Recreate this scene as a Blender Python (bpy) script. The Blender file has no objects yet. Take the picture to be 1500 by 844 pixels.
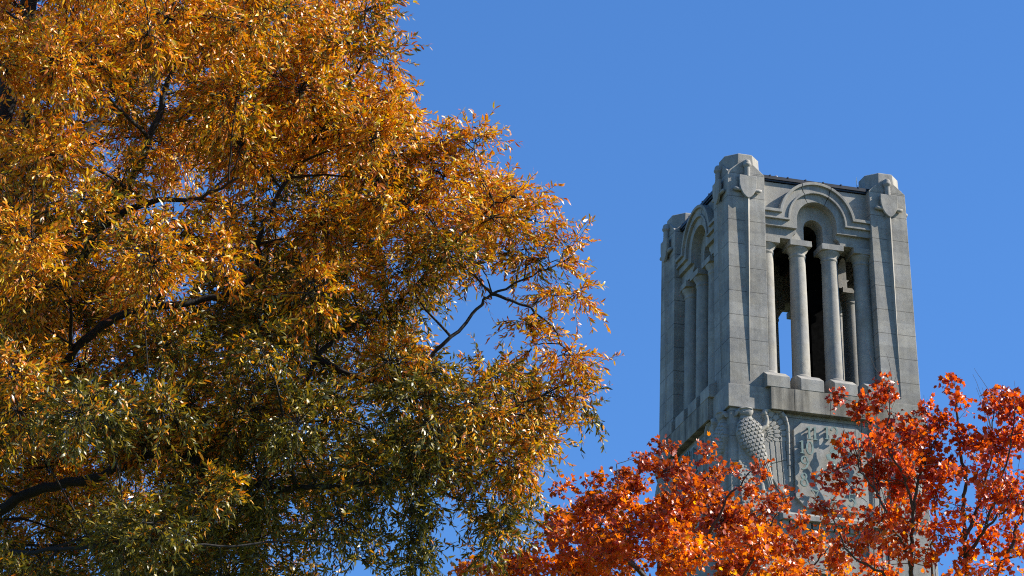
import bpy, math, random
import numpy as np
from mathutils import Vector, Matrix

rng = np.random.default_rng(7)
random.seed(7)
sc = bpy.context.scene
C = sc.collection
RAD = math.radians

# ------------------------------------------------------------------ camera
F_PX, PITCH = 5423.4, RAD(23.094)          # focal length in pixels of a 1500 px wide picture
CAM = np.array([0.0, 0.0, 1.65])
cam_d = bpy.data.cameras.new('camera')
cam_d.sensor_width = 36.0
cam_d.lens = 36.0 * F_PX / 1500.0
cam_d.clip_start, cam_d.clip_end = 0.5, 5000.0
cam = bpy.data.objects.new('camera', cam_d)
cam.location = CAM
cam.rotation_euler = (math.pi / 2 + PITCH, 0, 0)
C.objects.link(cam)
sc.camera = cam

# ------------------------------------------------------------------ sky, sun, exposure
SUN_EL, SUN_AZ = RAD(35.5), RAD(0.5)      # azimuth measured from +X towards +Y
sun_dir = Vector((math.cos(SUN_EL) * math.cos(SUN_AZ), math.cos(SUN_EL) * math.sin(SUN_AZ), math.sin(SUN_EL)))
world = bpy.data.worlds.new('World')
sc.world = world
world.use_nodes = True
wn, wl = world.node_tree.nodes, world.node_tree.links
wn.clear()
w_out = wn.new('ShaderNodeOutputWorld')
w_bg = wn.new('ShaderNodeBackground')
sky = wn.new('ShaderNodeTexSky')
sky.sky_type = 'NISHITA'
sky.sun_disc = False
sky.sun_elevation = SUN_EL
sky.sun_rotation = math.pi / 2 - SUN_AZ
sky.altitude = 100
sky.air_density = 1.0
sky.dust_density = 0.3
sky.ozone_density = 4.0
w_bg.inputs['Strength'].default_value = 0.083
w_tint = wn.new('ShaderNodeVectorMath')      # a deeper, polarised autumn blue
w_tint.operation = 'MULTIPLY'
w_tint.inputs[1].default_value = (0.52, 0.845, 1.19)
wl.new(sky.outputs[0], w_tint.inputs[0])
wl.new(w_tint.outputs[0], w_bg.inputs['Color'])
wl.new(w_bg.outputs[0], w_out.inputs['Surface'])

sun_l = bpy.data.lights.new('sun', 'SUN')
sun_l.energy = 5.0
sun_l.angle = RAD(0.53)
sun_l.color = (1.0, 0.935, 0.83)
sun_o = bpy.data.objects.new('sun', sun_l)
sun_o.rotation_euler = sun_dir.to_track_quat('Z', 'Y').to_euler()
sun_o.location = (40, 0, 60)
C.objects.link(sun_o)

vs = sc.view_settings
vs.view_transform = 'Standard'
vs.look = 'None'
vs.gamma = 1.0
vs.use_curve_mapping = False
vs.exposure = 1.0
sc.cycles.use_denoising = False
sc.cycles.filter_width = 1.1
sc.cycles.max_bounces = 14
sc.cycles.diffuse_bounces = 6
sc.cycles.transmission_bounces = 8

# ------------------------------------------------------------------ helpers
def tag(o, label=None, cat=None, group=None, kind=None):
    for k, v in (('label', label), ('category', cat), ('group', group), ('kind', kind)):
        if v:
            o[k] = v
    return o

def empty(name, loc, rz=0.0):
    o = bpy.data.objects.new(name, None)
    o.location = loc
    o.rotation_euler = (0, 0, rz)
    C.objects.link(o)
    return o

def ray_point(px, py, depth):
    """world point seen at photo pixel (px, py), depth metres along the view axis"""
    u, v = (px - 750.0) / F_PX, (422.0 - py) / F_PX
    f = np.array([0, math.cos(PITCH), math.sin(PITCH)])
    up = np.array([0, -math.sin(PITCH), math.cos(PITCH)])
    return CAM + depth * (f + up * v + np.array([1.0, 0, 0]) * u)

class NT:
    """tiny node-tree builder"""
    def __init__(s, name):
        s.m = bpy.data.materials.new(name)
        s.m.use_nodes = True
        s.n, s.l = s.m.node_tree.nodes, s.m.node_tree.links
        s.n.clear()
        s.out = s.n.new('ShaderNodeOutputMaterial')
    def node(s, t, **kw):
        n = s.n.new(t)
        for k, v in kw.items():
            setattr(n, k, v)
        return n
    def put(s, sock, v):
        if isinstance(v, bpy.types.NodeSocket):
            s.l.new(v, sock)
        elif v is not None:
            sock.default_value = v
    def math(s, op, a, b=None, c=None, clamp=False):
        n = s.node('ShaderNodeMath', operation=op, use_clamp=clamp)
        for i, v in enumerate((a, b, c)):
            if v is not None:
                s.put(n.inputs[i], v)
        return n.outputs[0]
    def noise(s, vec, scale, detail=4, rough=0.55, dim='3D'):
        n = s.node('ShaderNodeTexNoise', noise_dimensions=dim)
        if vec is not None:
            s.put(n.inputs['Vector'], vec)
        n.inputs['Scale'].default_value = scale
        n.inputs['Detail'].default_value = detail
        n.inputs['Roughness'].default_value = rough
        return n.outputs[0]
    def ramp(s, fac, stops):
        n = s.node('ShaderNodeValToRGB')
        e = n.color_ramp.elements
        while len(e) < len(stops):
            e.new(0.5)
        for el, (p, c) in zip(e, stops):
            el.position = p
            el.color = (c, c, c, 1) if isinstance(c, (int, float)) else (*c, 1)
        s.put(n.inputs[0], fac)
        return n.outputs[0]
    def mixc(s, fac, a, b, mode='MIX'):
        n = s.node('ShaderNodeMix', data_type='RGBA', blend_type=mode)
        s.put(n.inputs[0], fac)
        for i, v in ((6, a), (7, b)):
            s.put(n.inputs[i], (*v, 1) if isinstance(v, tuple) and len(v) == 3 else v)
        return n.outputs[2]

# ------------------------------------------------------------------ tower frame
W = 4.4                                     # width of the belfry in metres
TH, TAPER = RAD(17.859), 0.0223
_f = np.array([0, math.cos(PITCH), math.sin(PITCH)])
A0 = ray_point(1068.75, 529.8, 17.93 * W)   # near corner at height z = 0 of the belfry frame
_X = np.array([math.cos(TH), math.sin(TH), 0]); _Y = np.array([-math.sin(TH), math.cos(TH), 0])
AXIS = A0 + (_X + _Y) * 0.5 * W
Z0 = float(A0[2])
TOWER_LOC = (float(AXIS[0]), float(AXIS[1]), 0.0)

def face_to_local(v):
    """face coordinates (x along the face, y inwards, z up, in tower widths) to tower-local metres"""
    v = np.asarray(v, float).reshape(-1, 3)
    s = 1 - 2 * TAPER * v[:, 2]
    return np.stack([(v[:, 0] - .5) * s * W, (v[:, 1] - .5) * s * W, Z0 + v[:, 2] * W], 1)

class MB:
    def __init__(s):
        s.v, s.f, s.smooth = [], [], []
    def add(s, verts, faces, smooth=False):
        o = len(s.v)
        s.v += [tuple(p) for p in verts]
        s.f += [tuple(i + o for i in f) for f in faces]
        s.smooth += [smooth] * len(faces)
    def box(s, x0, x1, y0, y1, z0, z1):
        s.add([(x0, y0, z0), (x1, y0, z0), (x1, y1, z0), (x0, y1, z0), (x0, y0, z1), (x1, y0, z1), (x1, y1, z1), (x0, y1, z1)],
              [(0, 3, 2, 1), (4, 5, 6, 7), (0, 1, 5, 4), (1, 2, 6, 5), (2, 3, 7, 6), (3, 0, 4, 7)])
    def prism_xz(s, poly, y0, y1, smooth=False):
        """polygon given counter-clockwise in (x, z) seen from outside; y0 is the outer face"""
        n = len(poly)
        s.add([(x, y0, z) for x, z in poly] + [(x, y1, z) for x, z in poly],
              [tuple(range(n)), tuple(range(2 * n - 1, n - 1, -1))] + [(i, i + n, (i + 1) % n + n, (i + 1) % n) for i in range(n)], smooth)
    def strip_xz(s, outer, inner, y0, y1):
        """band between two paths with equal counts"""
        n = len(outer)
        vs_ = []
        for y in (y0, y1):
            vs_ += [(x, y, z) for x, z in outer] + [(x, y, z) for x, z in inner]
        fs = []
        for i in range(n - 1):
            fs.append((i, i + n, i + n + 1, i + 1))
            fs.append((2 * n + i, 2 * n + i + 1, 3 * n + i + 1, 3 * n + i))
            fs.append((i, i + 1, 2 * n + i + 1, 2 * n + i))
            fs.append((n + i, 3 * n + i, 3 * n + i + 1, n + i + 1))
        fs.append((0, 2 * n, 3 * n, n)); fs.append((n - 1, 2 * n - 1, 4 * n - 1, 3 * n - 1))
        s.add(vs_, fs)
    def prism_yz(s, poly, x0, x1):
        n = len(poly)
        s.add([(x0, y, z) for y, z in poly] + [(x1, y, z) for y, z in poly],
              [tuple(range(n)), tuple(range(2 * n - 1, n - 1, -1))] + [(i, i + n, (i + 1) % n + n, (i + 1) % n) for i in range(n)])
    def lathe(s, cx, cy, prof, n=24):
        vs_, fs = [], []
        for r, z in prof:
            for k in range(n):
                a = 2 * math.pi * k / n
                vs_.append((cx + r * math.cos(a), cy + r * math.sin(a), z))
        for i in range(len(prof) - 1):
            for k in range(n):
                k2 = (k + 1) % n
                fs.append((i * n + k, i * n + k2, (i + 1) * n + k2, (i + 1) * n + k))
        s.add(vs_, fs, True)
        m = len(prof) - 1
        s.add([vs_[k] for k in range(n)], [tuple(range(n - 1, -1, -1))])
        s.add([vs_[m * n + k] for k in range(n)], [tuple(range(n))])
    def tube(s, pts, radii, n=6, smooth=True):
        pts = np.asarray(pts, float); m = len(pts)
        t = np.gradient(pts, axis=0); t /= np.linalg.norm(t, axis=1)[:, None] + 1e-9
        ref = np.array([0, 0, 1.0]) if abs(t[0][2]) < .9 else np.array([1.0, 0, 0])
        vs_ = []
        for i in range(m):
            a = np.cross(t[i], ref); a /= np.linalg.norm(a) + 1e-9
            b = np.cross(t[i], a); ref = np.cross(a, t[i])
            for k in range(n):
                an = 2 * math.pi * k / n
                vs_.append(pts[i] + radii[i] * (math.cos(an) * a + math.sin(an) * b))
        fs = [(i * n + k, i * n + (k + 1) % n, (i + 1) * n + (k + 1) % n, (i + 1) * n + k) for i in range(m - 1) for k in range(n)]
        fs += [tuple(range(n - 1, -1, -1)), tuple((m - 1) * n + k for k in range(n))]
        s.add(vs_, fs, smooth)
    def build(s, name, mat, parent, xf=None, bevel=0.0, mirror=False, recalc=True):
        v = np.array(s.v, float)
        f = s.f
        if mirror:
            v[:, 0] = 1 - v[:, 0]
            f = [tuple(reversed(q)) for q in f]
        if xf is not None:
            v = xf(v)
        me = bpy.data.meshes.new(name)
        me.from_pydata([tuple(p) for p in v], [], f)
        me.polygons.foreach_set('use_smooth', s.smooth)
        me.materials.append(mat)
        if recalc:
            import bmesh
            b = bmesh.new(); b.from_mesh(me)
            bmesh.ops.recalc_face_normals(b, faces=b.faces)
            b.to_mesh(me); b.free()
        o = bpy.data.objects.new(name, me)
        C.objects.link(o)
        o.parent = parent
        if bevel:
            m = o.modifiers.new('bevel', 'BEVEL')
            m.width = bevel; m.segments = 2; m.limit_method = 'ANGLE'; m.angle_limit = RAD(35)
        return o

def copy_tree(o, parent):
    c = o.copy(); C.objects.link(c); c.parent = parent
    for ch in list(o.children):
        copy_tree(ch, c)
    return c

# ------------------------------------------------------------------ materials: stone, metal, bark, leaves
def stone(name, base, courses=0.0, vert=0.0, streak=0.0, rough=0.85, shift=0.0):
    t = NT(name)
    pos = t.node('ShaderNodeNewGeometry').outputs['Position']
    sep = t.node('ShaderNodeSeparateXYZ'); t.l.new(pos, sep.inputs[0])
    big = t.noise(pos, 1.3, 5, 0.6)
    mid = t.noise(pos, 9.0, 5, 0.65)
    fine = t.noise(pos, 85.0, 2, 0.6)
    tone = t.math('ADD', t.math('MULTIPLY', big, 0.75), t.math('MULTIPLY', mid, 0.55))
    tone = t.math('ADD', tone, t.math('MULTIPLY', fine, 0.5))          # about 0.9 on average
    tone = t.math('ADD', t.math('MULTIPLY', t.math('SUBTRACT', tone, 0.9), 1.0), 1.0)
    # weathering runs: noise stretched down the wall
    mp = t.node('ShaderNodeMapping'); t.l.new(pos, mp.inputs[0]); mp.inputs['Scale'].default_value = (5.0, 5.0, 0.35)
    runs = t.ramp(t.noise(mp.outputs[0], 1.0, 4, 0.6), [(0.35, 1.0), (0.62, 0.0)])
    tone = t.math('MULTIPLY', tone, t.math('SUBTRACT', 1.0, t.math('MULTIPLY', runs, 0.24 + streak)))
    crust = t.math('MULTIPLY', t.ramp(t.noise(pos, 0.55, 6, 0.72), [(0.46, 0.0), (0.66, 1.0)]), t.ramp(t.noise(pos, 6.0, 4, 0.7), [(0.35, 0.2), (0.6, 1.0)]))
    tone = t.math('MULTIPLY', tone, t.math('SUBTRACT', 1.0, t.math('MULTIPLY', crust, 0.34)))
    bump_h = t.math('ADD', t.math('MULTIPLY', mid, 0.3), fine)
    if courses:
        zc = t.math('DIVIDE', t.math('SUBTRACT', sep.outputs[2], Z0 + shift), courses)
        fr = t.math('FRACT', t.math('ADD', zc, 100.5))
        dist = t.math('ABSOLUTE', t.math('SUBTRACT', fr, 0.5))          # 0 on a bed joint
        joint = t.math('LESS_THAN', dist, 0.009 / courses)
        cell = t.math('FLOOR', t.math('ADD', zc, 100.5))
        wn_ = t.node('ShaderNodeTexWhiteNoise', noise_dimensions='1D'); t.put(wn_.inputs['W'], cell)
        tone = t.math('MULTIPLY', tone, t.math('ADD', 0.88, t.math('MULTIPLY', wn_.outputs[0], 0.24)))
        tone = t.math('MULTIPLY', tone, t.math('SUBTRACT', 1.0, t.math('MULTIPLY', joint, 0.5)))
        bump_h = t.math('SUBTRACT', bump_h, t.math('MULTIPLY', joint, 2.0))
    warm = t.mixc(t.ramp(t.noise(pos, 2.6, 4, 0.6), [(0.35, 0.0), (0.7, 1.0)]), base, (base[0] * 1.04, base[1] * 0.99, base[2] * 0.88))
    vm = t.node('ShaderNodeVectorMath', operation='SCALE'); t.l.new(warm, vm.inputs[0]); t.l.new(tone, vm.inputs['Scale'])
    b = t.node('ShaderNodeBump'); b.inputs['Strength'].default_value = 0.35; b.inputs['Distance'].default_value = 0.012
    t.put(b.inputs['Height'], bump_h)
    p = t.node('ShaderNodeBsdfPrincipled'); p.inputs['Roughness'].default_value = rough
    p.inputs['Specular IOR Level'].default_value = 0.25
    t.l.new(vm.outputs[0], p.inputs['Base Color']); t.l.new(b.outputs[0], p.inputs['Normal'])
    t.l.new(p.outputs[0], t.out.inputs[0])
    return t.m

def metal(name, col, rough=0.5, metallic=0.6, mottled=0.4):
    t = NT(name)
    pos = t.node('ShaderNodeNewGeometry').outputs['Position']
    n = t.ramp(t.noise(pos, 11.0, 4, 0.65), [(0.3, 0.0), (0.7, 1.0)])
    c = t.mixc(n, tuple(x * (1 - mottled) for x in col), tuple(min(1, x * (1 + mottled)) for x in col))
    p = t.node('ShaderNodeBsdfPrincipled'); p.inputs['Roughness'].default_value = rough; p.inputs['Metallic'].default_value = metallic
    t.l.new(c, p.inputs['Base Color']); t.l.new(p.outputs[0], t.out.inputs[0])
    return t.m

COURSE = 0.1283 * W
M_PIER = stone('granite_coursed', (0.312, 0.302, 0.281), courses=COURSE)
M_STONE = stone('granite_smooth', (0.312, 0.302, 0.281))
M_CARVED = stone('granite_carved', (0.322, 0.311, 0.290))
M_COL = stone('granite_column', (0.312, 0.302, 0.281))
M_LEDGE = stone('granite_weathered_ledge', (0.285, 0.264, 0.228), streak=0.34)
M_DIAL = stone('granite_clock_slab', (0.33, 0.318, 0.296))
M_DARK = stone('shade_dark_inside_stone', (0.03, 0.028, 0.026))  # near-black stone: the shade inside the belfry put into its colour
M_ROOF = metal('dark_roof_metal', (0.018, 0.019, 0.022), 0.45, 0.3)
M_BRONZE = metal('verdigris_bronze', (0.13, 0.185, 0.165), 0.6, 0.25, 0.3)
M_STEEL = metal('galvanised_steel', (0.55, 0.56, 0.57), 0.35, 0.8, 0.15)
M_SHADE_BLACK = metal('inside_shade_black', (0.006, 0.006, 0.006), 1.0, 0.0)  # dead black standing in for shade, on the blocks added inside the belfry
M_SHADE_BLACK.node_tree.nodes['Principled BSDF'].inputs['Specular IOR Level'].default_value = 0.0

# ------------------------------------------------------------------ the ground
def ground():
    t = NT('lawn_ground')
    pos = t.node('ShaderNodeNewGeometry').outputs['Position']
    c = t.mixc(t.ramp(t.noise(pos, 0.6, 6, 0.7), [(0.35, 0.0), (0.65, 1.0)]), (0.05, 0.075, 0.02), (0.10, 0.09, 0.035))
    p = t.node('ShaderNodeBsdfPrincipled'); p.inputs['Roughness'].default_value = 0.95
    t.l.new(c, p.inputs['Base Color']); t.l.new(p.outputs[0], t.out.inputs[0])
    b = MB(); n = 24
    xs = np.linspace(-1500, 1500, n)
    b.add([(x, y, 0) for y in xs for x in xs], [(j * n + i, j * n + i + 1, (j + 1) * n + i + 1, (j + 1) * n + i) for j in range(n - 1) for i in range(n - 1)])
    o = b.build('ground', t.m, None)
    tag(o, kind='structure')
ground()

# ------------------------------------------------------------------ the bell tower
tower = empty('bell_tower', TOWER_LOC, TH)
tag(tower, 'grey granite bell tower with open columned belfry, carved eagles and a clock', 'bell tower')
XF = face_to_local
PW = 0.205                                   # pier width

def arc(cx, cz, r, a0, a1, n):
    return [(cx + r * math.cos(a0 + (a1 - a0) * i / n), cz + r * math.sin(a0 + (a1 - a0) * i / n)) for i in range(n + 1)]

def rotz(o, k):
    o.rotation_euler = (0, 0, -math.pi / 2 * k)

# --- lower shaft
def build_shaft():
    b = MB()
    zb = -Z0 / W
    b.box(0.0, 1.0, 0.0, 1.0, -1.9, -0.236)
    b.box(-0.03, 1.03, -0.03, 1.03, zb + 0.5, -1.9)
    b.box(-0.10, 1.10, -0.10, 1.10, zb - 0.02, zb + 0.5)
    o = b.build('shaft', M_PIER, tower, XF, bevel=0.012)
    for k in range(4):
        p = MB()
        for j in range(2):                   # broad buttress strips up each corner of the shaft
            x0, x1 = (0.0, 0.235) if j == 0 else (0.765, 1.0)
            p.box(x0 + 0.004, x1, -0.022, 0.01, -1.88, -0.86)
        p.prism_yz([(-0.05, -0.80), (0.01, -0.80), (0.01, -0.742), (-0.012, -0.752), (-0.05, -0.775)], 0.235, 0.765)
        for i in range(14):
            x = 0.243 + i * 0.0372
            p.box(x, x + 0.029, -0.028, 0.01, -0.832, -0.8)
        p.box(0.236, 0.764, -0.016, 0.01, -0.868, -0.832)
        for i in range(4):
            x = 0.236 + i * 0.1453
            p.box(x, x + 0.092, -0.016, 0.01, -0.96, -0.868)
        p.box(0.236, 0.764, -0.0185, 0.01, -1.05, -0.957)
        for i in range(3):
            x = 0.345 + i * 0.115
            p.box(x, x + 0.05, -0.014, 0.01, -1.8, -1.048)
        q = p.build('clock_shelf', M_LEDGE if k == 9 else M_STONE, tower, XF, bevel=0.008)
        rotz(q, k)
build_shaft()

# --- ledge under the belfry
def build_ledge():
    for k in range(4):
        b = MB()
        b.box(-0.014, 0.199, -0.014, 0.20, -0.238, -0.118)
        o = b.build('corner_ledge', M_STONE, tower, XF, bevel=0.010); rotz(o, k)
        b = MB()
        for x0, x1 in ((0.1955, 0.315), (0.316, 0.50), (0.501, 0.684), (0.685, 0.8045)):
            b.box(x0, x1, -0.040, 0.16, -0.237, -0.121)
        o = b.build('ledge', M_LEDGE, tower, XF, bevel=0.008); rotz(o, k)
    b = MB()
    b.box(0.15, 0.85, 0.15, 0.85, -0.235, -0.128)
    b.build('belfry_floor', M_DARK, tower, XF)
build_ledge()

# --- corner piers with octagonal caps, swords and shields
def pier_parts(k):
    b = MB()
    b.box(0, PW, 0, PW, -0.119, 1.033)
    o = b.build('pier', M_PIER, tower, XF, bevel=0.010); rotz(o, k)
    # cap: octagonal block over gabled shoulders
    c = MB()
    def octa(x0, ch, z):
        x1 = PW - x0
        return [(x0 + ch, x0, z), (x1 - ch, x0, z), (x1, x0 + ch, z), (x1, x1 - ch, z), (x1 - ch, x1, z), (x0 + ch, x1, z), (x0, x1 - ch, z), (x0, x0 + ch, z)]
    rings = [octa(0.005, 0.052, 1.0325), octa(0.007, 0.056, 1.138), octa(0.011, 0.056, 1.143)]
    vs_ = [p for r in rings for p in r]
    fs = [(i * 8 + j, i * 8 + (j + 1) % 8, (i + 1) * 8 + (j + 1) % 8, (i + 1) * 8 + j) for i in range(2) for j in range(8)]
    fs.append(tuple(range(16, 24)))
    fs.append(tuple(range(7, -1, -1)))
    c.add(vs_, fs)
    # gables on the four sides: the shoulders rise to the pommels
    m = PW / 2
    g = [(0.0, 1.0325), (PW, 1.0325), (m + 0.016, 1.105), (m - 0.016, 1.105)]
    c.prism_xz(g, 0.0, 0.02)
    c.add([(0.0, y, z) for y, z in g] + [(0.02, y, z) for y, z in g], [(0, 1, 2, 3), (7, 6, 5, 4)] + [(i, i + 4, (i + 1) % 4 + 4, (i + 1) % 4) for i in range(4)])
    c.add([(PW, y, z) for y, z in g] + [(PW - .02, y, z) for y, z in g], [(3, 2, 1, 0), (4, 5, 6, 7)] + [(i, (i + 1) % 4, (i + 1) % 4 + 4, i + 4) for i in range(4)])
    cap = c.build('cap', M_STONE, o, XF, bevel=0.008)
    # ornaments on the two outer faces (the second one is the same, mirrored, on the next face round)
    for j in (0, 1):
        cx = m + 0.002
        s = MB()
        top, bot, hw, ridge = 0.90, -0.088, 0.0175, 0.020
        ring = lambda z, q: [(cx - hw * q, 0.002, z), (cx, -ridge * q - 0.001, z), (cx + hw * q, 0.002, z)]
        zs = [(top, 1.0), (0.5, .66), (0.2, .36), (bot, 0.04)]
        vs_ = [p for z, q in zs for p in ring(z, q)]
        fs = []
        for i in range(len(zs) - 1):
            for a in range(3):
                fs.append((i * 3 + a, (i + 1) * 3 + a, (i + 1) * 3 + (a + 1) % 3, i * 3 + (a + 1) % 3))
        fs += [(0, 1, 2), (9, 11, 10)]
        s.add(vs_, fs)
        gp = np.linspace(0, 1, 9)
        s.tube([(cx - 0.077 + 0.154 * q, -0.013, 0.936 - 0.003 * math.sin(q * math.pi)) for q in gp],
               [0.0085, 0.011, 0.009, 0.008, 0.008, 0.008, 0.009, 0.011, 0.0085], 8)
        # grip with a twisted binding, then the pommel
        prof = [(0.0145 + 0.0022 * (i % 2), 1.004 + i * 0.0062) for i in range(10)]
        prof += [(0.0175, 1.061), (0.022, 1.066), (0.0235, 1.072), (0.022, 1.077), (0.0195, 1.079), (0.0195, 1.084), (0.017, 1.094), (0.011, 1.100), (0.003, 1.1025)]
        s.lathe(cx, -0.012, prof, 14)
        s.box(cx - 0.018, cx + 0.018, -0.012, 0.004, 1.066, 1.097)
        sw = s.build('sword', M_CARVED, o, XF, mirror=(j == 1))
        h = MB()
        P = [(cx - 0.048, 1.010), (cx - 0.049, 0.985), (cx - 0.047, 0.955), (cx - 0.040, 0.929), (cx - 0.028, 0.908), (cx - 0.012, 0.892), (cx, 0.886)]
        P = P + [(2 * cx - x, z) for x, z in reversed(P[:-1])]
        h.prism_xz(P, -0.027, -0.013)
        h.box(cx - 0.024, cx + 0.024, -0.015, 0.004, 0.93, 0.995)
        sh = h.build('shield', M_CARVED, o, XF, bevel=0.01, mirror=(j == 1))
        if j == 1:                           # turn onto the face on the other side of this corner
            for q in (sw, sh):
                q.rotation_euler = (0, 0, -math.pi / 2)
for k in range(4):
    pier_parts(k)

# --- arcades: columns, plinths, capitals, wall with archivolt
COLX = (0.236, 0.412, 0.588, 0.764)
CY = 0.092
def arcade(k):
    sp = 0.825
    b = MB()                                 # wall with the small centre arch
    poly = [(0.2, 0.7205), (0.2, 1.024), (0.8, 1.024), (0.8, 0.7205), (0.553, 0.7205)] + arc(0.5, 0.806, 0.053, 0, math.pi, 16) + [(0.447, 0.7205)]
    b.prism_xz(poly[::-1], 0.078, 0.165)
    o = b.build('arcade_wall', M_STONE, tower, XF, bevel=0.006); rotz(o, k)
    b = MB()                                 # spandrels round the recessed tympanum
    poly = [(0.2, 0.722), (0.2, 1.0225), (0.8, 1.0225), (0.8, 0.722), (0.634, 0.722), (0.628, 0.745), (0.61, 0.757)] + arc(0.5, sp, 0.11, 0, math.pi, 24) + [(0.39, 0.757), (0.372, 0.745), (0.366, 0.722)]
    b.prism_xz(poly[::-1], 0.044, 0.0785)
    q = b.build('spandrel', M_STONE, o, XF, bevel=0.005)
    def path(r, z):
        a = math.asin(max(-1, min(1, (z - sp) / r))) if z > sp else 0.0
        pts = [(0.8, z)] + ([] if z > sp else [(0.5 + r, z)])
        pts = [(0.804, z), (0.5 + r * math.cos(a), z)] + arc(0.5, sp, r, a, math.pi - a, 28) + [(0.5 - r * math.cos(a), z), (0.196, z)]
        return pts
    b = MB()
    for (r0, z0_), (r1, z1_), y0 in (((0.213, 0.864), (0.198, 0.848), 0.004), ((0.1985, 0.8485), (0.163, 0.822), 0.017),
                                     ((0.1635, 0.8225), (0.153, 0.813), 0.010), ((0.1535, 0.8135), (0.110, 0.777), 0.025)):
        po, pi_ = path(r0, z0_), path(r1, z1_)
        n_ = len(po)
        c1, c2 = int(n_ * 0.37), int(n_ * 0.63)
        def near(p, q, f):
            return (p[0] + (q[0] - p[0]) * f, p[1] + (q[1] - p[1]) * f)
        for a_, e_ in ((0, c1), (c1, c2), (c2, n_ - 1)):
            o_, i_ = po[a_:e_ + 1], pi_[a_:e_ + 1]
            if a_:
                o_[0] = near(o_[0], o_[1], 0.10); i_[0] = near(i_[0], i_[1], 0.10)
            if e_ < n_ - 1:
                o_[-1] = near(o_[-1], o_[-2], 0.10); i_[-1] = near(i_[-1], i_[-2], 0.10)
            b.strip_xz(o_, i_, y0, 0.046)
    b.build('archivolt', M_STONE, o, XF, bevel=0.006)
    for cx in COLX:
        b = MB()
        prof = [(0.046, -0.0005), (0.0455, 0.01), (0.0445, 0.2), (0.0425, 0.45), (0.0405, 0.640)]
        b.lathe(cx, CY, prof, 32)
        c = b.build('column', M_COL, tower, XF); rotz(c, k)
        b = MB()
        b.lathe(cx, CY, [(0.0405, 0.637), (0.0445, 0.642), (0.0450, 0.648), (0.0425, 0.652), (0.0425, 0.657), (0.046, 0.666), (0.053, 0.677), (0.0565, 0.684), (0.0565, 0.6895)], 32)
        w_ = 0.0595
        b.box(cx - w_, cx + w_, CY - w_, CY + w_, 0.689, 0.7195)
        b.build('capital', M_COL, c, XF, bevel=0.004)
        b = MB()
        b.prism_yz([(-0.0415, -0.1205), (0.165, -0.1205), (0.165, -0.02), (0.036, -0.02), (0.012, -0.024), (-0.0415, -0.060)], cx - 0.060, cx + 0.060)
        b.lathe(cx, CY, [(0.052, -0.021), (0.055, -0.014), (0.053, -0.006), (0.047, -0.001), (0.046, 0.002)], 32)
        b.build('plinth', M_STONE, c, XF, bevel=0.008)
for k in range(4):
    arcade(k)

# --- inside the belfry: ceiling, beams, black blocks added for darkness
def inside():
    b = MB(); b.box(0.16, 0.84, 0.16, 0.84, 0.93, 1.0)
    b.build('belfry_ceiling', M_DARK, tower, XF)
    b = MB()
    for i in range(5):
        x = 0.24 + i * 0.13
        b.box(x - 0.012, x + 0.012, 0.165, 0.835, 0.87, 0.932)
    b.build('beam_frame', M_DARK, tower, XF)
    b = MB(); b.box(0.605, 0.72, 0.40, 0.66, -0.13, 0.90)        # invented black box, added to keep the openings dark
    b.build('added_dark_box', M_SHADE_BLACK, tower, XF)
    b = MB(); b.box(0.245, 0.285, 0.20, 0.80, -0.13, 0.925)      # invented black panel, added to darken the shaded arcade
    b.build('added_dark_panel', M_SHADE_BLACK, tower, XF)
inside()

# --- roof
def roof():
    b = MB()
    b.box(0.205, 0.795, 0.034, 0.2, 1.0255, 1.034)
    b.box(0.205, 0.795, 0.028, 0.2, 1.0345, 1.052)
    root = b.build('roof', M_ROOF, tower, XF)
    for k in range(1, 4):
        f = MB()
        f.box(0.205, 0.795, 0.034, 0.2, 1.0255, 1.034)
        f.box(0.205, 0.795, 0.028, 0.2, 1.0345, 1.052)
        o = f.build('fascia', M_ROOF, root, XF); rotz(o, k)
    p = MB()
    p.add([(0.03, 0.03, 1.0525), (0.97, 0.03, 1.0525), (0.97, 0.97, 1.0525), (0.03, 0.97, 1.0525), (0.5, 0.5, 1.13)],
          [(0, 1, 4), (1, 2, 4), (2, 3, 4), (3, 0, 4), (3, 2, 1, 0)])
    p.build('roof_slope', M_ROOF, root, XF)
    for k in range(4):
        s = MB()
        for i in range(6):
            x = 0.25 + i * 0.1
            d = min(x - 0.03, 0.97 - x)
            ztop = 1.0525 + 0.0775 * d / 0.47
            s.add([(x - .003, 0.026, 1.050), (x + .003, 0.026, 1.050), (x + .003, 0.03 + d, ztop - .002), (x - .003, 0.03 + d, ztop - .002),
                   (x - .003, 0.026, 1.0565), (x + .003, 0.026, 1.0565), (x + .003, 0.03 + d, ztop + .008), (x - .003, 0.03 + d, ztop + .008)],
                  [(0, 3, 2, 1), (4, 5, 6, 7), (0, 1, 5, 4), (1, 2, 6, 5), (2, 3, 7, 6), (3, 0, 4, 7)])
        o = s.build('standing_seam', M_ROOF, root, XF); rotz(o, k)
    v = MB()
    v.lathe(0.305, 0.085, [(0.007, 1.055), (0.007, 1.066), (0.014, 1.067), (0.014, 1.072), (0.010, 1.079), (0.004, 1.083), (0.001, 1.084)], 14)
    v.build('roof_vent', M_STEEL, root, XF)
    r = MB()
    r.lathe(0.800, 0.16, [(0.010, 1.052), (0.010, 1.075), (0.0022, 1.077), (0.0018, 1.15), (0.0006, 1.172)], 8)
    r.build('lightning_rod', M_BRONZE, root, XF)
roof()

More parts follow.
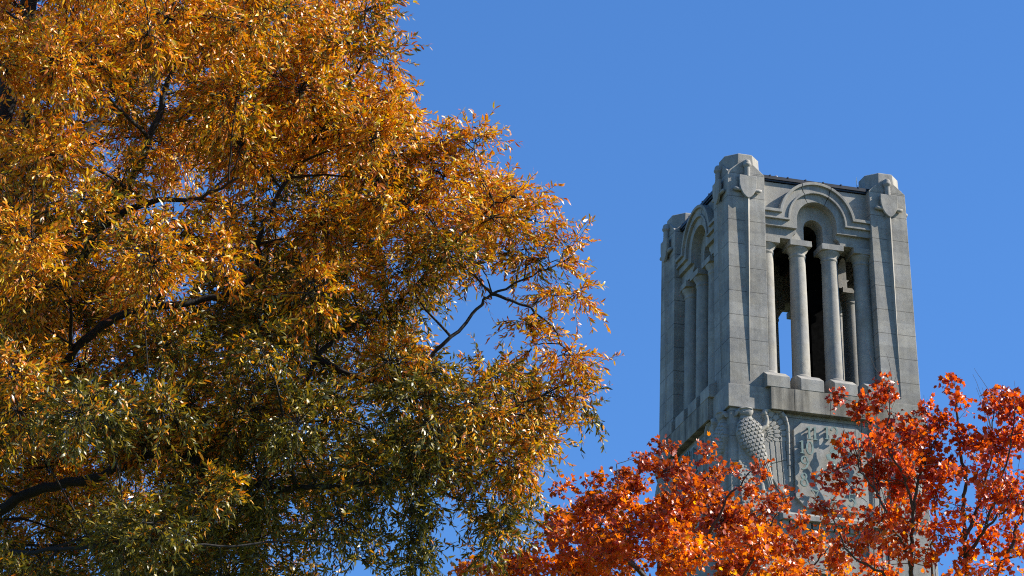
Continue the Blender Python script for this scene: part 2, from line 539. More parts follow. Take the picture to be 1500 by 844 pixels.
# --- carved eagles, a relief whose depth is worked out on a fine grid
def eagle_relief():
    # working space: (cx, cy) of an enlarged view of the carving
    step = 2.2
    xs = np.arange(120, 484, step); ys = np.arange(70, 760, step)
    X, Yg = np.meshgrid(xs, ys)
    def cap_chain(pts, H):
        h = np.zeros_like(X); along = np.zeros_like(X); across = np.zeros_like(X); acc = 0.0
        for (x0, y0, r0), (x1, y1, r1) in zip(pts[:-1], pts[1:]):
            dx, dy = x1 - x0, y1 - y0; L = math.hypot(dx, dy)
            q = np.clip(((X - x0) * dx + (Yg - y0) * dy) / L ** 2, 0, 1)
            r = r0 + (r1 - r0) * q
            d = np.hypot(X - x0 - q * dx, Yg - y0 - q * dy) / r
            hh = np.where(d < 1, (0.5 + 0.5 * np.sqrt(np.clip(1 - d * d, 0, 1))) * H * (r / 50.0) ** 0.5, 0)
            sgn = ((X - x0) * dy - (Yg - y0) * dx) / L
            m = hh > h
            h = np.where(m, hh, h); along = np.where(m, acc + q * L, along); across = np.where(m, sgn, across); acc += L
        return h, along, across
    def cells(a, c, sa, sb):
        row = np.floor(a / sa); fc = c / sb + 0.5 * (row % 2)
        fx = np.abs(fc - np.floor(fc) - 0.5); fa = a / sa - row + 0.35 * (fx * 2) ** 2
        fa = fa - np.floor(fa)
        return ((fa < 0.11) | (fx > 0.44)).astype(float)
    def saw(a, c, sa, sb):
        row = np.floor(a / sa); fc = c / sb + 0.5 * (row % 2)
        fx = np.abs(fc - np.floor(fc) - 0.5); fa = a / sa - row + 0.35 * (fx * 2) ** 2
        return fa - np.floor(fa) - 0.5
    def inside(poly):
        ins = np.zeros(X.shape, bool); n = len(poly)
        for i in range(n):
            (xa, ya), (xb, yb) = poly[i], poly[(i + 1) % n]
            c = ((ya > Yg) != (yb > Yg)) & (X < (xb - xa) * (Yg - ya) / (yb - ya + 1e-9) + xa)
            ins ^= c
        return ins
    def scales(a, c, sa, sb):
        row = np.floor(a / sa); fc = c / sb + 0.5 * (row % 2)
        fx = fc - np.floor(fc) - 0.5; fa = a / sa - row
        tip = 1 - 2.2 * fx * fx                        # rounded lower edge of each feather
        return np.where(fa < tip * 0.95, 0.3 + 0.7 * fa, 0.22 + 0.3 * (fa - tip * 0.95))
    H = 0.034
    body, al, ac = cap_chain([(210, 116, 30), (212, 158, 36), (218, 200, 56), (232, 240, 77), (243, 290, 73), (262, 340, 57), (288, 400, 46), (328, 500, 32), (352, 580, 18)], H * 0.9)
    body_s = np.where(body > 0, body + (0.0030 * saw(Yg * 0.96 + X * 0.27, X * 0.96 - Yg * 0.27, 23, 26) - 0.0045 * cells(Yg * 0.96 + X * 0.27, X * 0.96 - Yg * 0.27, 23, 26)) * (Yg > 158), 0)
    tail = (al > 330) & (body > 0)
    body_s = np.where(tail, body - 0.004 * (np.abs(np.mod(ac, 12) - 6) < 1.6), body_s)
    wing_poly = [(262, 250), (318, 232), (340, 205), (336, 160), (314, 118), (318, 94), (345, 84), (388, 90), (425, 108), (452, 145), (467, 200), (468, 440), (464, 470), (464, 575), (470, 640), (462, 690), (430, 650), (380, 560), (330, 470), (285, 370)]
    wing = inside(wing_poly)
    inner = inside([(248, 120), (300, 120), (336, 120), (336, 215), (310, 240), (262, 250)])
    r = np.hypot(X - 300, Yg - 250); th = np.arctan2(Yg - 250, X - 300)
    upper = Yg < 300
    wing_h = np.where(wing, 0.0125 + 0.0040 * np.where(upper, 0.6 - 1.5 * cells(r + 6, th * 130, 40, 36), 0.35), 0)
    groove = (np.abs(np.mod(X - 330 - (Yg - 300) * 0.06, 32) - 16) < 2.2) & ~upper
    wing_h = np.where(wing & groove, wing_h - 0.008, wing_h)
    bar = (np.abs(np.mod(Yg + 0.25 * X, 150) - 75) < 2) & ~upper & (Yg < 480)
    wing_h = np.where(wing & bar, wing_h - 0.006, wing_h)
    back_h = np.where(inner, 0.003 + 0.004 * scales(Yg, X, 22, 22), 0)
    rim, ral, _ = cap_chain([(300, 226, 15), (328, 205, 14), (334, 170, 13), (322, 125, 17), (332, 102, 17), (370, 98, 14), (415, 113, 14), (444, 152, 13), (457, 205, 11), (459, 300, 10), (459, 450, 9), (458, 560, 7)], 0.054)
    rim = np.where((rim > 0) & (np.abs(np.mod(ral, 68) - 34) < 2.2) & (ral > 100), rim - 0.006, rim)
    left_poly = [(170, 300), (205, 335), (255, 385), (300, 470), (330, 580), (330, 720), (190, 720), (172, 560), (166, 420)]
    left = inside(left_poly)
    left_h = np.where(left, 0.009 + 0.0035 * scales(Yg, X, 24, 22), 0)
    beak, _, _ = cap_chain([(204, 110, 24), (178, 108, 17), (162, 114, 12), (155, 132, 6)], 0.050)
    head, _, _ = cap_chain([(220, 116, 33), (196, 114, 28)], 0.046)
    brow, _, _ = cap_chain([(172, 100, 7), (205, 97, 8), (240, 106, 7)], 0.105)
    eye = np.hypot(X - 193, Yg - 115) < 5
    head = np.where(eye, head - 0.012, head)
    claw, _, _ = cap_chain([(300, 560, 16), (305, 610, 14), (300, 650, 9)], 0.03)
    feath = np.where(inside([(325, 560), (400, 600), (455, 690), (440, 735), (300, 735), (300, 600)]), 0.008 - 0.004 * (np.abs(np.mod(X + 0.3 * Yg, 26) - 13) < 2), 0)
    h = np.max([body_s, wing_h, back_h, rim, left_h, beak, head, brow, claw, feath], axis=0)
    u = 0.030 + (X - 160) * 0.00086
    z = -0.2385 - ((Yg - 92) - 0.13 * (X - 200)) * 0.000840 - 0.004
    z = np.minimum(z, -0.2395)
    ny, nx = X.shape
    keep_v = h > 1e-4
    pos = np.stack([u, np.where(keep_v, -h, 0.003), z], -1).reshape(-1, 3)
    idx = np.arange(ny * nx).reshape(ny, nx)
    q = np.stack([idx[:-1, :-1], idx[1:, :-1], idx[1:, 1:], idx[:-1, 1:]], -1).reshape(-1, 4)
    kv = keep_v.reshape(-1)
    q = q[kv[q].any(1)]
    used = np.unique(q); remap = -np.ones(len(pos), int); remap[used] = np.arange(len(used))
    return pos[used], remap[q]

EAG_V, EAG_F = eagle_relief()
def eagle(mirror):
    v = EAG_V.copy(); f = EAG_F
    if mirror:
        v[:, 0] = 1 - v[:, 0]; f = f[:, ::-1]
    me = bpy.data.meshes.new('eagle')
    me.from_pydata(XF(v).tolist(), [], f.tolist())
    me.polygons.foreach_set('use_smooth', [True] * len(me.polygons))
    me.materials.append(M_CARVED)
    o = bpy.data.objects.new('eagle', me); C.objects.link(o); o.parent = tower
    return o
e_l, e_r = eagle(False), eagle(True)
for k in (1, 2):
    for e in (e_l, e_r):
        c = e.copy(); C.objects.link(c); c.parent = tower; rotz(c, k)

# --- clock: octagonal slab, numerals on pegs, hands on a long axle
def stroke(b, pts, wid, y0, y1):
    """flat ribbon of varying width with thickness"""
    p = np.array(pts, float); t = np.gradient(p, axis=0); t /= np.linalg.norm(t, axis=1)[:, None] + 1e-9
    nrm = np.stack([-t[:, 1], t[:, 0]], 1); w_ = np.array(wid, float)[:, None] / 2
    L, R = p + nrm * w_, p - nrm * w_
    b.strip_xz([tuple(q) for q in L], [tuple(q) for q in R], y0, y1)

def digit(b, ch, cx, cz, h, y0, y1):
    w_ = h * 0.56
    P = lambda x, z: (cx + (x - .5) * w_, cz + (z - .5) * h)
    def curve(pts, wid, n=18):
        pts = np.array(pts, float); q = np.linspace(0, len(pts) - 1, n * (len(pts) - 1) // 3 + 4)
        i = np.arange(len(pts))
        # smooth through the control points with a Catmull-Rom spline
        out = []
        for s_ in q:
            k = min(int(s_), len(pts) - 2); f = s_ - k
            p0, p1, p2, p3 = pts[max(k - 1, 0)], pts[k], pts[k + 1], pts[min(k + 2, len(pts) - 1)]
            out.append(0.5 * ((2 * p1) + (-p0 + p2) * f + (2 * p0 - 5 * p1 + 4 * p2 - p3) * f * f + (-p0 + 3 * p1 - 3 * p2 + p3) * f ** 3))
        ws = np.interp(q, i, wid) * h
        stroke(b, [P(*o) for o in out], ws, y0, y1)
    def ring(x0, x1, z0, z1):
        a = np.linspace(0, 2 * math.pi, 33)
        mx, mz = (x0 + x1) / 2, (z0 + z1) / 2
        ro, rz = (x1 - x0) / 2, (z1 - z0) / 2
        out = [P(mx + ro * math.cos(t), mz + rz * math.sin(t)) for t in a]
        inn = [P(mx + (ro - .23) * math.cos(t), mz + (rz - .07) * math.sin(t)) for t in a]
        b.strip_xz(out, inn, y0, y1)
    TK, TN = 0.15, 0.06
    if ch == '0': ring(0, 1, 0, 1)
    elif ch == '1':
        stroke(b, [P(.5, 0), P(.5, .5), P(.5, 1)], [TK * h] * 3, y0, y1)
        stroke(b, [P(.2, .03), P(.8, .03)], [TN * h] * 2, y0 - .0004, y1)
        stroke(b, [P(.15, .86), P(.45, .97)], [TN * h] * 2, y0 - .0004, y1)
    elif ch == '2':
        curve([(.08, .72), (.2, .93), (.55, .99), (.85, .83), (.82, .6), (.5, .35), (.1, .06)], [.12, .07, .07, .14, .15, .09, .07])
        curve([(.1, .07), (.4, .09), (.7, .05), (.95, .16)], [.1, .14, .13, .05])
    elif ch == '3':
        curve([(.1, .82), (.45, .98), (.85, .8), (.7, .58), (.4, .53)], [.1, .06, .14, .1, .06])
        curve([(.4, .53), (.8, .45), (.92, .24), (.5, .02), (.06, .16)], [.06, .1, .16, .06, .1])
    elif ch == '4':
        stroke(b, [P(.68, 0), P(.68, 1)], [TK * h] * 2, y0, y1)
        stroke(b, [P(.64, .96), P(.04, .3)], [TN * h] * 2, y0 - .0004, y1)
        stroke(b, [P(.02, .28), P(1, .28)], [TN * h] * 2, y0 - .0008, y1)
    elif ch == '5':
        stroke(b, [P(.2, .95), P(.85, .95)], [.1 * h] * 2, y0, y1)
        stroke(b, [P(.22, .97), P(.16, .5)], [TN * h] * 2, y0 - .0004, y1)
        curve([(.16, .5), (.5, .62), (.92, .35), (.5, .02), (.06, .14)], [.06, .08, .16, .07, .1])
    elif ch in '69':
        q = (lambda x, z: (x, z)) if ch == '6' else (lambda x, z: (1 - x, 1 - z))
        x0, z0 = q(0, 0); x1, z1 = q(1, .6)
        ring(min(x0, x1), max(x0, x1), min(z0, z1), max(z0, z1))
        curve([q(.05, .35), q(.2, .72), q(.55, .95), q(.92, .98)], [.12, .13, .1, .07])
    elif ch == '7':
        curve([(.04, .88), (.3, .96), (.6, .9), (.95, .97)], [.12, .13, .12, .07])
        curve([(.93, .95), (.62, .55), (.45, .25), (.42, .0)], [.06, .1, .15, .15])
    elif ch == '8':
        ring(.1, .9, .50, 1); ring(0, 1, 0, .555)

def clock(k):
    cx, cz = 0.498, -0.500
    SY = -0.018
    b = MB()
    x0, x1, z0, z1, c_ = 0.316, 0.684, -0.720, -0.275, 0.048
    b.prism_xz([(x0 + c_, z0), (x1 - c_, z0), (x1, z0 + c_), (x1, z1 - c_), (x1 - c_, z1), (x0 + c_, z1), (x0, z1 - c_), (x0, z0 + c_)], SY, 0.002)
    o = b.build('clock', M_DIAL, tower, XF, bevel=0.006); rotz(o, k)
    hgt = 0.070
    for n in range(1, 13):
        m_ = n if n <= 6 else 12 - n             # the numerals follow a tall rounded rectangle
        px = cx + (0, .096, .130, .140, .145, .092, 0)[m_] * (1 if n <= 6 else -1)
        pz = cz + (.170, .160, .082, .002, -.086, -.166, -.186)[m_]
        b = MB(); t = str(n)
        for i, ch in enumerate(t):
            dx = (i - (len(t) - 1) / 2) * hgt * (0.42 if t == '11' else 0.55)
            digit(b, ch, px + dx, pz, hgt if ch != '1' or len(t) == 1 else hgt * .96, SY - 0.020, SY - 0.013)
            b.box(px + dx - 0.003, px + dx + 0.003, SY - 0.0135, SY + 0.001, pz + .024, pz + .030) if ch == '1' else None
        b.build('numeral', M_BRONZE, o, XF)
    def hand(name, ang, L, y, wide, tail):
        b = MB()
        d = np.array([math.sin(ang), math.cos(ang)]); e = np.array([d[1], -d[0]])
        prof = [(-tail, .010), (-tail * .6, .016), (-.03, .006), (0, .012), (.03, .007), (L * .38, .008), (L * .52, wide), (L * .66, wide * .75), (L * .8, .006), (L, .003)]
        Lp = [tuple(np.array([cx, cz]) + d * s_ + e * w_) for s_, w_ in prof]
        Rp = [tuple(np.array([cx, cz]) + d * s_ - e * w_) for s_, w_ in prof]
        b.strip_xz(Lp, Rp, y - 0.003, y)
        b.build(name, M_BRONZE, o, XF)
    hand('hour_hand', RAD(5), 0.135, -0.046, 0.021, 0.045)
    hand('minute_hand', RAD(152), 0.165, -0.051, 0.012, 0.06)
    b = MB()
    b.tube([(cx, SY + 0.002, cz), (cx, -0.03, cz), (cx, -0.056, cz)], [0.006, 0.006, 0.006], 10)
    b.build('axle', M_BRONZE, o, XF)
for k in (0, 1):
    clock(k)

# ------------------------------------------------------------------ trees
def set_mesh(name, V, loops, sizes, mat, col=None, smooth=False):
    me = bpy.data.meshes.new(name)
    me.vertices.add(len(V)); me.vertices.foreach_set('co', V.astype(np.float32).ravel())
    me.loops.add(len(loops)); me.loops.foreach_set('vertex_index', loops.astype(np.int32))
    st = np.concatenate([[0], np.cumsum(sizes)[:-1]]).astype(np.int32)
    me.polygons.add(len(sizes)); me.polygons.foreach_set('loop_start', st)
    if smooth:
        me.polygons.foreach_set('use_smooth', np.ones(len(sizes), bool))
    if col is not None:
        a = me.attributes.new('leaf_tint', 'FLOAT_COLOR', 'POINT')
        a.data.foreach_set('color', col.astype(np.float32).ravel())
    me.update(calc_edges=True); me.validate()
    me.materials.append(mat)
    return me

def leaf_material(name, gloss, rough, trans, tr_gain):
    t = NT(name)
    at = t.node('ShaderNodeAttribute', attribute_name='leaf_tint')
    p = t.node('ShaderNodeBsdfPrincipled')
    p.inputs['Roughness'].default_value = rough
    p.inputs['Specular IOR Level'].default_value = gloss
    t.l.new(at.outputs['Color'], p.inputs['Base Color'])
    tr = t.node('ShaderNodeBsdfTranslucent')
    g = t.node('ShaderNodeVectorMath', operation='MULTIPLY'); t.l.new(at.outputs['Color'], g.inputs[0]); g.inputs[1].default_value = tr_gain
    t.l.new(g.outputs[0], tr.inputs['Color'])
    mx = t.node('ShaderNodeMixShader'); mx.inputs[0].default_value = trans
    t.l.new(p.outputs[0], mx.inputs[1]); t.l.new(tr.outputs[0], mx.inputs[2])
    t.l.new(mx.outputs[0], t.out.inputs[0])
    return t.m

def bark(name, col):
    t = NT(name)
    pos = t.node('ShaderNodeNewGeometry').outputs['Position']
    mp = t.node('ShaderNodeMapping'); t.l.new(pos, mp.inputs[0]); mp.inputs['Scale'].default_value = (14, 14, 3)
    n = t.noise(mp.outputs[0], 1.5, 6, 0.7)
    c = t.mixc(t.ramp(n, [(0.3, 0.0), (0.7, 1.0)]), tuple(x * 0.5 for x in col), tuple(x * 1.5 for x in col))
    b = t.node('ShaderNodeBump'); b.inputs['Strength'].default_value = 0.6; b.inputs['Distance'].default_value = 0.02
    t.put(b.inputs['Height'], n)
    p = t.node('ShaderNodeBsdfPrincipled'); p.inputs['Roughness'].default_value = 0.9
    t.l.new(c, p.inputs['Base Color']); t.l.new(b.outputs[0], p.inputs['Normal']); t.l.new(p.outputs[0], t.out.inputs[0])
    return t.m

def unit(v):
    return v / (np.linalg.norm(v, axis=-1, keepdims=True) + 1e-9)

def wave(p, s, seed):
    r = np.random.default_rng(seed); o = np.zeros(len(p))
    for i in range(6):
        k = unit(r.normal(size=3)) * s * (0.6 + 0.9 * r.random()); o += np.sin(p @ k + r.random() * 6.28)
    return o / 3.0                                   # roughly -1..1

class Tree:
    """skeleton of limbs; lobes of foliage hang on it; twigs carry the leaves"""
    def __init__(s, loc):
        s.loc = np.array(loc, float)
        s.pull = 0.006
        s.tubes = []                                 # (points, radii, sides)
        s.P = np.zeros((0, 3)); s.R = np.zeros(0)
        s.tw0, s.twd, s.twl, s.twk = [], [], [], []   # twig start, direction, length, lobe tint
    def limb(s, pts, r0, r1, sides=8, sub=6, wob=0.04):
        pts = np.array(pts, float)
        out = []
        n = len(pts)
        for k in range(n - 1):
            p0, p1, p2, p3 = pts[max(k - 1, 0)], pts[k], pts[k + 1], pts[min(k + 2, n - 1)]
            for i in range(sub):
                f = i / sub
                out.append(0.5 * ((2 * p1) + (-p0 + p2) * f + (2 * p0 - 5 * p1 + 4 * p2 - p3) * f * f + (-p0 + 3 * p1 - 3 * p2 + p3) * f ** 3))
        out.append(pts[-1]); out = np.array(out)
        if len(out) > 2:
            out[1:-1] += rng.normal(size=(len(out) - 2, 3)) * wob
        q = np.concatenate([[0], np.cumsum(np.linalg.norm(np.diff(out, axis=0), axis=1))]); q /= q[-1]
        rad = r0 + (r1 - r0) * q ** 0.8
        s.tubes.append((out, rad, sides))
        s.P = np.vstack([s.P, out]); s.R = np.concatenate([s.R, rad])
        return out
    def join(s, c, r_end=0.006, k_r=0.010, wob=0.03, sides=6, up=0.25):
        """a branch from the nearest limb to the point c"""
        d = np.linalg.norm(s.P - c, axis=1)
        cost = d + 1.4 * np.maximum(0, s.P[:, 2] - c[2]) + s.pull / np.maximum(s.R, 0.004)
        i = int(np.argmin(cost)); a = s.P[i]; L = np.linalg.norm(c - a)
        if L < 0.05:
            return
        m = (a + c) / 2 + np.array([0, 0, up * 0.3 * L]) + rng.normal(size=3) * 0.07 * L
        r0 = min(s.R[i] * 0.8, r_end + k_r * L)
        s.limb([a, m, c], max(r0, r_end), r_end, sides, 5, 0.004)
    def lobe(s, c, r, n_sub, tw_per, tl, droop, tint, fill=0.5, outw=0.75):
        c = np.asarray(c, float)
        for _ in range(n_sub):
            d = unit(rng.normal(size=3)); d[2] = d[2] * 0.75 + 0.12
            e = c + d * r * (0.35 + 0.45 * rng.random())
            m = c + (e - c) * 0.5 + rng.normal(size=3) * 0.08 * r + np.array([0, 0, .06 * r])
            ch = np.array([c, m, e]); s.tubes.append((ch, np.array([0.0055, 0.004, 0.0025]) * (0.6 + r), 4))
            for _ in range(tw_per):
                q = fill + (1 - fill) * rng.random()
                p = c + (e - c) * q + rng.normal(size=3) * 0.07 * r
                td = unit(unit(p - c) * outw + d * 0.4 + rng.normal(size=3) * 0.55 + np.array([0, 0, -droop]))
                s.tw0.append(p); s.twd.append(td); s.twl.append(tl * (0.6 + 0.8 * rng.random())); s.twk.append(tint)
    def finish_twigs(s):
        s.tw0 = np.array(s.tw0); s.twd = np.array(s.twd); s.twl = np.array(s.twl); s.twk = np.array(s.twk)
    def twig_mesh(s):
        """three-sided tubes with a gentle sag, all twigs at once"""
        n = len(s.tw0); a = unit(np.cross(s.twd, np.array([0.3, 0.2, 1.0]))); b = np.cross(s.twd, a)
        V = np.zeros((n, 9, 3))
        for j, (q, rr) in enumerate(((0, 0.0034), (0.5, 0.0026), (1.0, 0.0010))):
            ctr = s.tw0 + s.twd * (s.twl * q)[:, None] + np.array([0, 0, -1.0]) * (0.18 * s.twl * q * q)[:, None]
            for k in range(3):
                an = 2 * math.pi * k / 3
                V[:, j * 3 + k] = ctr + rr * (math.cos(an) * a + math.sin(an) * b)
        F = np.array([(j * 3 + k, j * 3 + (k + 1) % 3, (j + 1) * 3 + (k + 1) % 3, (j + 1) * 3 + k) for j in range(2) for k in range(3)])
        idx = (np.arange(n)[:, None, None] * 9 + F[None]).reshape(-1)
        return V.reshape(-1, 3), idx, np.full(n * 6, 4)
    def wood(s, name, mat, parent, trunk_first=1):
        b = MB()
        for p, r, k in s.tubes[:trunk_first]:
            b.tube(p - s.loc, r, k)
        b.build(name, mat, parent, recalc=False)
        b = MB()
        for p, r, k in s.tubes[trunk_first:]:
            b.tube(p - s.loc, r, k)
        V = np.array(b.v)
        lo = np.array([i for f in b.f for i in f]); sz = np.array([len(f) for f in b.f])
        tv, ti, tz = s.twig_mesh()
        me = set_mesh('limbs', np.vstack([V, tv - s.loc]), np.concatenate([lo, ti + len(V)]), np.concatenate([sz, tz]), mat, None, True)
        o = bpy.data.objects.new('limbs', me); C.objects.link(o); o.parent = parent

def leaves_on(tree, per, span0):
    """positions and directions of leaves along every twig"""
    n = len(tree.tw0)
    q = span0 + (1 - span0) * (np.arange(per)[None] + rng.random((n, per))) / per
    base = tree.tw0[:, None] + tree.twd[:, None] * (tree.twl[:, None] * q)[..., None]
    base[..., 2] -= 0.18 * tree.twl[:, None] * q * q
    a = unit(np.cross(tree.twd, np.array([0.3, 0.2, 1.0]))); b = np.cross(tree.twd, a)
    ang = rng.random((n, per)) * 6.283
    side = a[:, None] * np.cos(ang)[..., None] + b[:, None] * np.sin(ang)[..., None]
    return base.reshape(-1, 3), side.reshape(-1, 3), np.repeat(tree.twd, per, 0), np.repeat(tree.twk, per, 0), q.reshape(-1)

def frame_leaf(d, n_rand):
    n = unit(n_rand - d * np.sum(n_rand * d, 1, keepdims=True))
    return n, np.cross(n, d)

# ---- willow oak
def willow_oak():
    base = np.array([-7.4, 38.5, 0.0])
    T = Tree(base)
    D0 = 37.0
    R_ = lambda px, py, d=D0: ray_point(px, py, d)
    trunk = T.limb([base, base + [0.1, 0, 3], base + [0.0, -.1, 7], R_(-190, 1020, 38.2), R_(-150, 800, 38.0), R_(-90, 560, 38.0), R_(-30, 330, 38.2), R_(20, 100, 38.4), R_(70, -150, 38.5), R_(90, -420, 38.5)], 0.42, 0.05, 12, 6, 0.02)
    T.limb([R_(-165, 860, 38.0), R_(-60, 790, 37.4), R_(45, 722, 36.8), R_(150, 695, 36.5), R_(250, 655, 36.4), R_(340, 640, 36.4), R_(420, 615, 36.4), R_(465, 524, 36.6), R_(525, 471, 36.8), R_(570, 457, 36.9), R_(620, 405, 36.8), R_(690, 330, 36.6), R_(740, 290, 36.6)], 0.075, 0.009, 9, 6, 0.012)
    T.limb([R_(-130, 720, 38.0), R_(-20, 640, 37.2), R_(50, 590, 36.7), R_(85, 548, 36.4), R_(130, 494, 36.2), R_(195, 455, 36.2), R_(290, 440, 36.4), R_(370, 410, 36.4), R_(386, 328, 36.3), R_(443, 229, 36.5), R_(500, 150, 36.7), R_(545, 60, 36.8)], 0.075, 0.009, 9, 6, 0.012)
    T.limb([R_(-75, 520, 38.0), R_(65, 464, 37.0), R_(95, 424, 36.6), R_(150, 330, 36.3), R_(214, 219, 36.0), R_(244, 129, 36.1), R_(269, 55, 36.2), R_(300, -60, 36.3), R_(320, -200, 36.4)], 0.075, 0.012, 9, 6, 0.012)
    T.limb([R_(250, 655, 36.4), R_(380, 712, 35.6), R_(540, 708, 35.4), R_(614, 698, 35.5), R_(639, 678, 35.5), R_(699, 628, 35.8), R_(770, 590, 36.1), R_(840, 560, 36.3)], 0.045, 0.007, 8, 6, 0.010)
    T.limb([R_(465, 524, 36.6), R_(560, 560, 36.2), R_(637, 516, 36.0), R_(699, 454, 36.2), R_(721, 431, 36.3), R_(790, 400, 36.5), R_(840, 372, 36.6)], 0.036, 0.006, 8, 6, 0.010)
    T.limb([R_(721, 431, 36.3), R_(760, 445, 36.2), R_(800, 470, 36.2), R_(835, 520, 36.3)], 0.018, 0.006, 6, 5, 0.010)
    T.limb([R_(150, 330, 36.3), R_(219, 296, 35.6), R_(294, 289, 35.4), R_(350, 260, 35.2)], 0.05, 0.010, 7, 6, 0.010)
    T.limb([R_(-30, 330, 38.2), R_(30, 200, 36.5), R_(60, 120, 35.9), R_(110, 20, 35.6), R_(140, -90, 35.6)], 0.09, 0.02, 8, 6, 0.012)
    T.limb([R_(-60, 790, 37.4), R_(20, 810, 35.5), R_(120, 800, 34.6), R_(220, 790, 34.3), R_(320, 800, 34.4), R_(430, 790, 34.8)], 0.035, 0.008, 8, 6, 0.012)
    T.limb([R_(-150, 800, 38.0), R_(-250, 700, 37.6), R_(-400, 600, 37.4), R_(-540, 450, 37.4)], 0.13, 0.03, 8, 6, 0.012)
    T.limb([R_(-90, 560, 38.0), R_(-200, 400, 38.6), R_(-330, 200, 39.0), R_(-400, 0, 39.0)], 0.12, 0.03, 8, 6, 0.012)
    T.limb([R_(-150, 800, 38.0), R_(-40, 700, 40.0), R_(150, 560, 41.2), R_(330, 440, 41.4), R_(460, 330, 41.0)], 0.11, 0.02, 8, 6, 0.012)
    T.limb([R_(-30, 330, 38.2), R_(120, 200, 40.0), R_(260, 80, 40.8), R_(360, -60, 40.8)], 0.09, 0.02, 8, 6, 0.012)
    ends = len(T.tubes)
    # lobes along the outline: pixel, radius in pixels, depth
    edge = [(535, 15, 50, 36.8), (562, 85, 48, 36.8), (510, 70, 60, 36.5), (575, 150, 42, 36.7), (540, 160, 60, 36.4), (610, 205, 42, 36.6), (660, 200, 38, 36.6), (695, 210, 40, 36.7),
            (650, 260, 60, 36.4), (705, 265, 42, 36.6), (755, 290, 40, 36.6), (720, 320, 55, 36.3), (785, 325, 36, 36.6), (770, 365, 45, 36.4), (832, 362, 26, 36.6), (805, 385, 36, 36.5), (842, 430, 24, 36.5), (810, 425, 26, 36.4),
            (768, 470, 24, 36.2), (785, 505, 30, 36.2), (825, 520, 38, 36.3), (858, 545, 30, 36.4), (850, 590, 36, 36.4), (800, 575, 48, 36.2), (815, 630, 36, 36.2), (775, 640, 46, 36.0), (770, 695, 34, 36.0), (745, 680, 44, 35.8),
            (735, 740, 32, 35.9), (735, 775, 24, 35.8), (700, 700, 34, 35.7), (690, 590, 55, 35.6), (640, 620, 60, 35.4), (655, 680, 36, 35.5), (600, 660, 60, 35.4), (605, 735, 38, 35.4), (600, 785, 28, 35.4), (612, 825, 22, 35.4),
            (540, 690, 60, 35.2), (500, 760, 60, 35.2), (690, 740, 34, 35.9), (742, 760, 28, 36.2), (725, 770, 28, 36.5), (625, 790, 26, 35.8), (640, 700, 40, 36.6), (580, 700, 50, 36.0),  (715, 800, 30, 36.4), (760, 730, 30, 36.3), (765, 650, 40, 36.8), (730, 700, 40, 36.6), (640, 740, 30, 35.8), (650, 660, 44, 36.4), (780, 600, 44, 37.0), (740, 560, 40, 36.9), (680, 640, 50, 36.6), (590, 800, 24, 35.8), (560, 740, 44, 35.8), (520, 820, 36, 35.3), (700, 385, 40, 36.3), (650, 370, 60, 36.0), (600, 300, 70, 36.0), (590, 400, 60, 36.0), (640, 545, 42, 35.8), (720, 540, 40, 35.9), (570, 530, 60, 35.8), (600, 590, 55, 35.6)]
    px_m = lambda d: d / F_PX
    outline = np.array([(560, -400), (580, -150), (585, 0), (600, 120), (640, 180), (720, 230), (790, 320), (835, 420), (780, 440), (720, 420), (640, 440), (620, 500), (700, 540), (830, 540), (850, 600), (790, 680), (740, 800), (700, 700), (640, 690), (600, 760), (540, 760), (500, 900), (420, 1100), (-100, 1200), (-600, 1100), (-760, 600), (-650, 100), (-400, -300), (0, -520), (350, -520)], float)
    def sd(px, py):
        """signed distance in pixels to the outline, positive inside"""
        ins = False; best = 1e9; n = len(outline)
        for i in range(n):
            a, b = outline[i], outline[(i + 1) % n]
            ab = b - a; q = np.clip(((px - a[0]) * ab[0] + (py - a[1]) * ab[1]) / (ab @ ab), 0, 1)
            best = min(best, math.hypot(px - a[0] - q * ab[0], py - a[1] - q * ab[1]))
            if (a[1] > py) != (b[1] > py) and px < (b[0] - a[0]) * (py - a[1]) / (b[1] - a[1]) + a[0]:
                ins = not ins
        return best if ins else -best
    lobes = [(ray_point(x, y, d), r * px_m(d), x, y) for x, y, r, d in edge]
    def seg_d(px, py, x0, y0, x1, y1):
        q = min(1, max(0, ((px - x0) * (x1 - x0) + (py - y0) * (y1 - y0)) / ((x1 - x0) ** 2 + (y1 - y0) ** 2)))
        return math.hypot(px - x0 - q * (x1 - x0), py - y0 - q * (y1 - y0))
    open_runs = [(214, 219, 244, 129), (373, 408, 386, 328), (386, 328, 443, 229), (465, 524, 525, 471), (525, 471, 570, 457),
                 (540, 708, 614, 698), (614, 698, 699, 628), (45, 722, 150, 695), (85, 548, 130, 494), (130, 494, 195, 455), (219, 296, 294, 289)]
    tries = 0
    while len(lobes) < 420 and tries < 16000:
        tries += 1
        px, py = rng.uniform(-760, 800), rng.uniform(-520, 1180)
        seen = -60 < px < 820 and -60 < py < 900
        if not seen and rng.random() > 0.16:
            continue
        s_ = sd(px, py)
        if s_ < 40:
            continue
        th = min(4.6, 0.6 + s_ / 150 * 1.5)
        q = rng.uniform(-1, 1)
        q = math.copysign(abs(q) ** 0.75, q)
        dep = 37.4 + q * th
        r_px = rng.uniform(52, 92) if seen else rng.uniform(95, 140)
        c = ray_point(px, py, dep); r = r_px * px_m(dep)
        if dep < 36.6 and any(seg_d(px, py, *g) < r_px * 0.75 for g in open_runs):
            continue                              # creases where the big limbs show
        if any(np.linalg.norm(c - l[0]) < 0.54 * (r + l[1]) for l in lobes):
            continue
        lobes.append((c, r, px, py))
    lobes_sorted = sorted(lobes, key=lambda l: np.min(np.linalg.norm(T.P - l[0], axis=1)))
